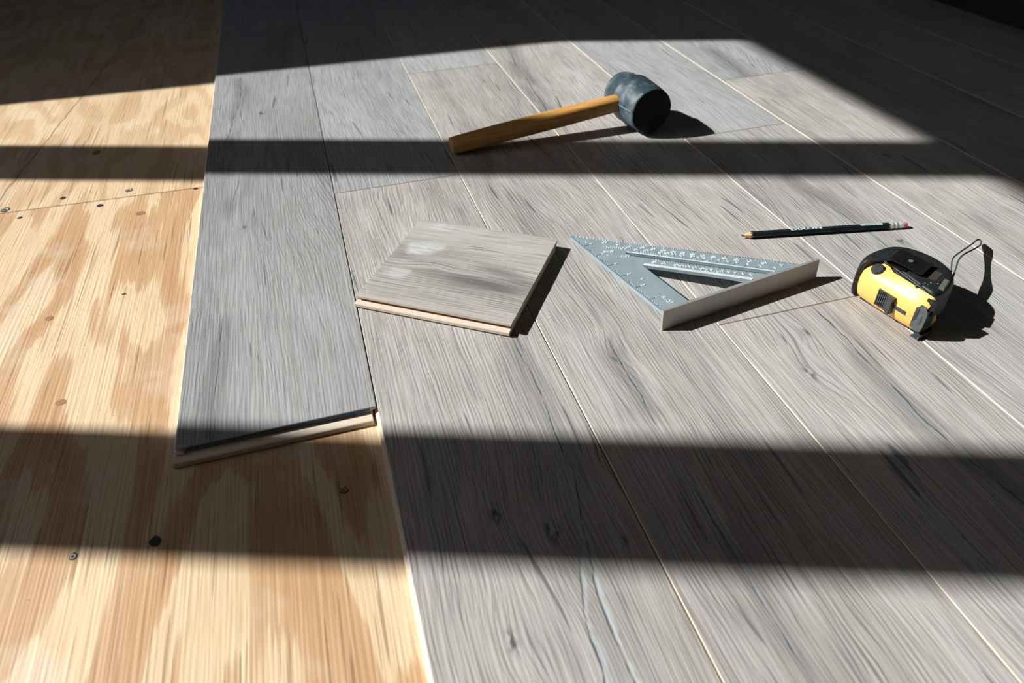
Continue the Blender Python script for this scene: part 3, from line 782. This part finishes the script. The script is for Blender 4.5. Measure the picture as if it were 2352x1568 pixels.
    # black rim that frames the shell at the far end and along its top
    def tube(bmx, pts, rad, n=8):
        rings = []
        for i, p in enumerate(pts):
            t = (pts[min(i+1, len(pts)-1)]-pts[max(i-1, 0)]).normalized()
            u = t.cross(Vector((0.3, 0.2, 1))).normalized(); w = t.cross(u)
            rings.append([p+u*rad*math.cos(2*math.pi*j/n)+w*rad*math.sin(2*math.pi*j/n) for j in range(n)])
        add_loft(bmx, rings)
    bm = bmesh.new()
    tube(bm, [Vector(p) for p in ((0.0010, 0.0785, 0.004), (-0.0012, 0.0790, 0.012), (-0.0010, 0.0790, 0.026), (0.0022, 0.0785, 0.0340), (0.0075, 0.0760, 0.0395), (0.0150, 0.069, 0.0412), (0.0145, 0.055, 0.0412), (0.0120, 0.040, 0.0408), (0.0092, 0.020, 0.0400), (0.0072, 0.008, 0.0388), (0.0070, 0.003, 0.034))], 0.0014, 10)
    bmesh.ops.recalc_face_normals(bm, faces=bm.faces[:])
    obj('rubber_rim', bm, m_bk, r, 60)
    # base strip under the shell
    bm = bmesh.new(); add_box(bm, 0.0022, 0.020, 0.002, 0.0700, 0.0001, 0.0016); bevel(bm, 0.0005, 1); obj('base_edge', bm, m_bk, r)
    # round release button
    M = axis_frame((0.0045, 0.0640, 0.0376), (-0.50, 0.05, 0.86), (0, 1, 0))
    bm = bmesh.new(); add_lathe(bm, [(-0.003, 0.0058), (0.0010, 0.0058), (0.0018, 0.0052), (0.0019, 0.0030)], 28, M); obj('release_button', bm, m_dk, r, 40)
    # sliding lock with ribs, in its slot
    bm = bmesh.new(); add_box(bm, -0.0050, 0.002, 0.0185, 0.031, 0.0160, 0.0195); obj('lock_slot', bm, m_dk, yl)
    bm = bmesh.new()
    pf = [(-0.0020, 0.0500), (-0.0062, 0.0495), (-0.0058, 0.046), (-0.0055, 0.042), (-0.0066, 0.0375), (-0.0090, 0.0335), (-0.0092, 0.0318), (-0.0020, 0.0305)]
    add_prism(bm, pf, 0.0095, 0.0270); bevel(bm, 0.0006, 2)
    lk = obj('thumb_lock', bm, m_dk, r, 40)
    for i in range(7):
        bm = bmesh.new(); yy = 0.0488-i*0.0019; xx = -0.0060+(0.0002 if 2 < i < 6 else 0)
        add_box(bm, xx-0.0007, xx+0.001, yy-0.0005, yy+0.0005, 0.0105, 0.0262); obj('grip_rib', bm, m_dk, lk)
    # front mouth with the end hook
    bm = bmesh.new(); add_box(bm, -0.0050, 0.010, 0.0002, 0.0105, 0.0095, 0.0300); obj('tape_mouth', bm, m_dk, yl)
    bm = bmesh.new()
    hk = [(0.0225, -0.0005), (0.0255, 0.002), (0.0255, 0.0065), (0.0215, 0.0085), (0.0170, 0.0058), (0.0110, 0.0058), (0.0060, 0.0095), (0.0020, 0.0090), (0.0005, 0.0055), (0.0012, 0.0), (0.006, -0.0012), (0.018, -0.0012)]
    add_loft(bm, [[Vector((-0.0064, y_*1.1-0.0006, z_*1.08+0.0078)) for z_, y_ in hk], [Vector((-0.0052, y_*1.1-0.0006, z_*1.08+0.0078)) for z_, y_ in hk]])
    bmesh.ops.triangulate(bm, faces=[f for f in bm.faces if len(f.verts) > 4]); bmesh.ops.recalc_face_normals(bm, faces=bm.faces[:])
    hook = obj('end_hook', bm, m_hk, r)
    bm = bmesh.new(); add_box(bm, -0.00648, -0.0060, 0.0010, 0.0024, 0.0165, 0.0255); obj('hook_slot', bm, M_hole, hook)
    bm = bmesh.new(); add_box(bm, -0.0055, 0.013, -0.0022, -0.0010, 0.0004, 0.0042); add_box(bm, -0.0058, 0.004, -0.0026, 0.006, 0.0002, 0.0012); obj('hook_tab', bm, m_hk, hook)
    # near corner guard
    bm = bmesh.new(); add_box(bm, 0.0025, 0.017, -0.0015, 0.008, 0.0235, 0.0385); bevel(bm, 0.002, 3); obj('corner_guard', bm, m_bk, r, 50)
    # belt clip: folded steel strip on the upper side
    def loc(wx, wy, z): 
        p = Vector((wx, wy, 0))-N; b_ = Vector((a_.y, -a_.x, 0))
        return Vector((p.dot(b_), p.dot(a_), z))
    c0, c1 = loc(0.4906, 0.4466, 0)*0.5+loc(0.5129, 0.4611, 0)*0.5, loc(0.5262, 0.4292, 0)*0.5+loc(0.5085, 0.4197, 0)*0.5
    dr = (c1-c0).normalized(); sd = Vector((-dr.y, dr.x, 0)); Lc = (c1-c0).length; up = Vector((0, 0, 1))
    prof = [(Lc*0.55, 0.0430), (0.006, 0.0432), (0.001, 0.0440), (-0.0010, 0.0462), (0.0012, 0.0482), (0.006, 0.0486), (0.013, 0.0480), (0.022, 0.0468), (Lc-0.006, 0.0450), (Lc-0.002, 0.0456), (Lc, 0.0466)]
    bm = bmesh.new(); add_ribbon(bm, [c0+dr*t+up*z_ for t, z_ in prof], sd*0.0122, 0.0010); bmesh.ops.recalc_face_normals(bm, faces=bm.faces[:])
    cl = obj('belt_clip', bm, m_cl, r, 40)
    pc = c0+dr*Lc*0.50+up*0.0479
    bm = bmesh.new(); add_lathe(bm, [(-0.001, 0.0034), (0.0006, 0.0034), (0.0006, 0.0028), (0.0001, 0.0026)], 24, axis_frame(pc, (0.04*dr.x, 0.04*dr.y, 1), (1, 0, 0))); obj('clip_hole', bm, m_cl, cl, 40)
    bm = bmesh.new(); add_lathe(bm, [(0.0, 0.0024), (0.0005, 0.0022), (0.0006, 0.0010)], 20, axis_frame(pc, (0, 0, 1), (1, 0, 0))); obj('clip_screw', bm, m_wd, cl, 40)
    # shaded recess beyond the clip as a dark slab, label plate and the row of rivet dots
    bm = bmesh.new(); q = c0+dr*(Lc+0.004); add_loft(bm, [[q+dr*s+sd*t+up*0.0410 for s, t in ((-0.006, -0.010), (0.007, -0.008), (0.007, 0.008), (-0.006, 0.010))], [q+dr*s+sd*t+up*0.0427 for s, t in ((-0.006, -0.010), (0.007, -0.008), (0.007, 0.008), (-0.006, 0.010))]])
    bmesh.ops.recalc_face_normals(bm, faces=bm.faces[:]); obj('clip_recess', bm, M_hole, case)
    lp = loc(0.5180, 0.4035, 0); 
    bm = bmesh.new(); pr = Vector((0.93, 0.36, 0)).normalized(); pq = Vector((-pr.y, pr.x, 0)); zz = up*0.0410
    add_loft(bm, [[lp+pr*s+pq*t+zz for s, t in ((-0.009, -0.0026), (0.009, -0.0026), (0.009, 0.0026), (-0.009, 0.0026))], [lp+pr*s+pq*t+zz+up*0.0026 for s, t in ((-0.009, -0.0022), (0.009, -0.0022), (0.009, 0.0022), (-0.009, 0.0022))]])
    bmesh.ops.recalc_face_normals(bm, faces=bm.faces[:]); bevel(bm, 0.0004, 1); obj('label_plate', bm, m_plate, case)
    for i in range(5):
        p = loc(0.4935+i*0.0052, 0.4125-0.0006*(i-2)**2-0.0009*i, 0.0424)
        bm = bmesh.new(); add_lathe(bm, [(-0.001, 0.0011), (0.0004, 0.0010), (0.0008, 0.0004)], 12, axis_frame(p, (0, 0, 1), (1, 0, 0))); obj('moulded_dot', bm, m_hk, case, 60)
    # wrist strap: narrow woven band in a long loop
    def W3(x_, y_, z_): return loc(x_, y_, z_)
    wp = [(0.5500, 0.4270, 0.028), (0.5557, 0.4314, 0.030), (0.5646, 0.4413, 0.032), (0.5732, 0.4491, 0.033), (0.6025, 0.4654, 0.026), (0.6361, 0.4845, 0.0155), (0.6538, 0.4954, 0.010), (0.6606, 0.4976, 0.0085), (0.6601, 0.494, 0.0085), (0.6496, 0.4857, 0.0105), (0.6279, 0.4746, 0.016), (0.5988, 0.4597, 0.025), (0.5774, 0.446, 0.031), (0.5664, 0.4366, 0.030), (0.5576, 0.4291, 0.028), (0.5510, 0.4230, 0.026)]
    P = [W3(*q) for q in wp]
    def cr(P, k=5):
        out = []
        for i in range(len(P)-1):
            p0, p1, p2, p3 = P[max(i-1, 0)], P[i], P[i+1], P[min(i+2, len(P)-1)]
            for j in range(k):
                t = j/k; out.append(0.5*((2*p1)+(-p0+p2)*t+(2*p0-5*p1+4*p2-p3)*t*t+(-p0+3*p1-3*p2+p3)*t**3))
        return out+[P[-1]]
    vd = Vector((0.62, 0.50, -0.42)).normalized(); b_ = Vector((a_.y, -a_.x, 0)); vl = Vector((vd.dot(b_), vd.dot(a_), vd.z))
    bm = bmesh.new(); add_ribbon(bm, cr(P), vl*0.0065, 0.0013); bmesh.ops.recalc_face_normals(bm, faces=bm.faces[:])
    obj('wrist_strap', bm, plain('woven_black_strap', (0.05, 0.055, 0.065), 0.7, scale=700., var=0.4), r, 60)
tape()

# ------------------------------------------------------------------ sawdust and small chips
def chips():
    rg = random.Random(11); bm = bmesh.new(); M_ch = plain('sawdust', (0.66, 0.60, 0.50), 0.8, var=0.3, scale=300.)
    def chip(x, y, z, s):
        q = [Vector((x+rg.uniform(-1, 1)*s, y+rg.uniform(-1, 1)*s, z+0.0001)) for _ in range(3)] + [Vector((x, y, z+s*0.7))]
        v = [bm.verts.new(p) for p in q]
        for f in ((0, 1, 3), (1, 2, 3), (2, 0, 3), (0, 2, 1)): bm.faces.new([v[i] for i in f])
    for _ in range(420):
        x = rg.gauss(-0.25, 0.07); y = rg.gauss(0.60, 0.14)
        if x < X0-0.008 and 0.28 < y: chip(x, y, -T, rg.uniform(0.0003, 0.0008))
    for _ in range(110):
        chip(rg.uniform(X0+0.02, 0.9), rg.uniform(0.2, 1.2), 0, rg.uniform(0.0002, 0.0006))
    bmesh.ops.recalc_face_normals(bm, faces=bm.faces[:])
    tag(obj('sawdust', bm, M_ch), 'fine pale sawdust specks scattered over the plywood and planks', 'sawdust', kind='stuff')
    for x, y, s, lb in ((-0.2431, 0.7182, 0.0022, 'small pale wood chip lying on the bare plywood'),):
        bm = bmesh.new()
        add_loft(bm, [[Vector((s*1.3*math.cos(a)*(1+0.25*math.sin(3*a)), s*math.sin(a), 0)) for a in [i*math.pi/3.5 for i in range(7)]], [Vector((s*0.9*math.cos(a)-0.0004, s*0.7*math.sin(a), 0.0016)) for a in [i*math.pi/3.5 for i in range(7)]]])
        bmesh.ops.recalc_face_normals(bm, faces=bm.faces[:])
        tag(obj('wood_chip', bm, M_ch, loc=(x, y, -T)), lb, 'wood chip')
chips()
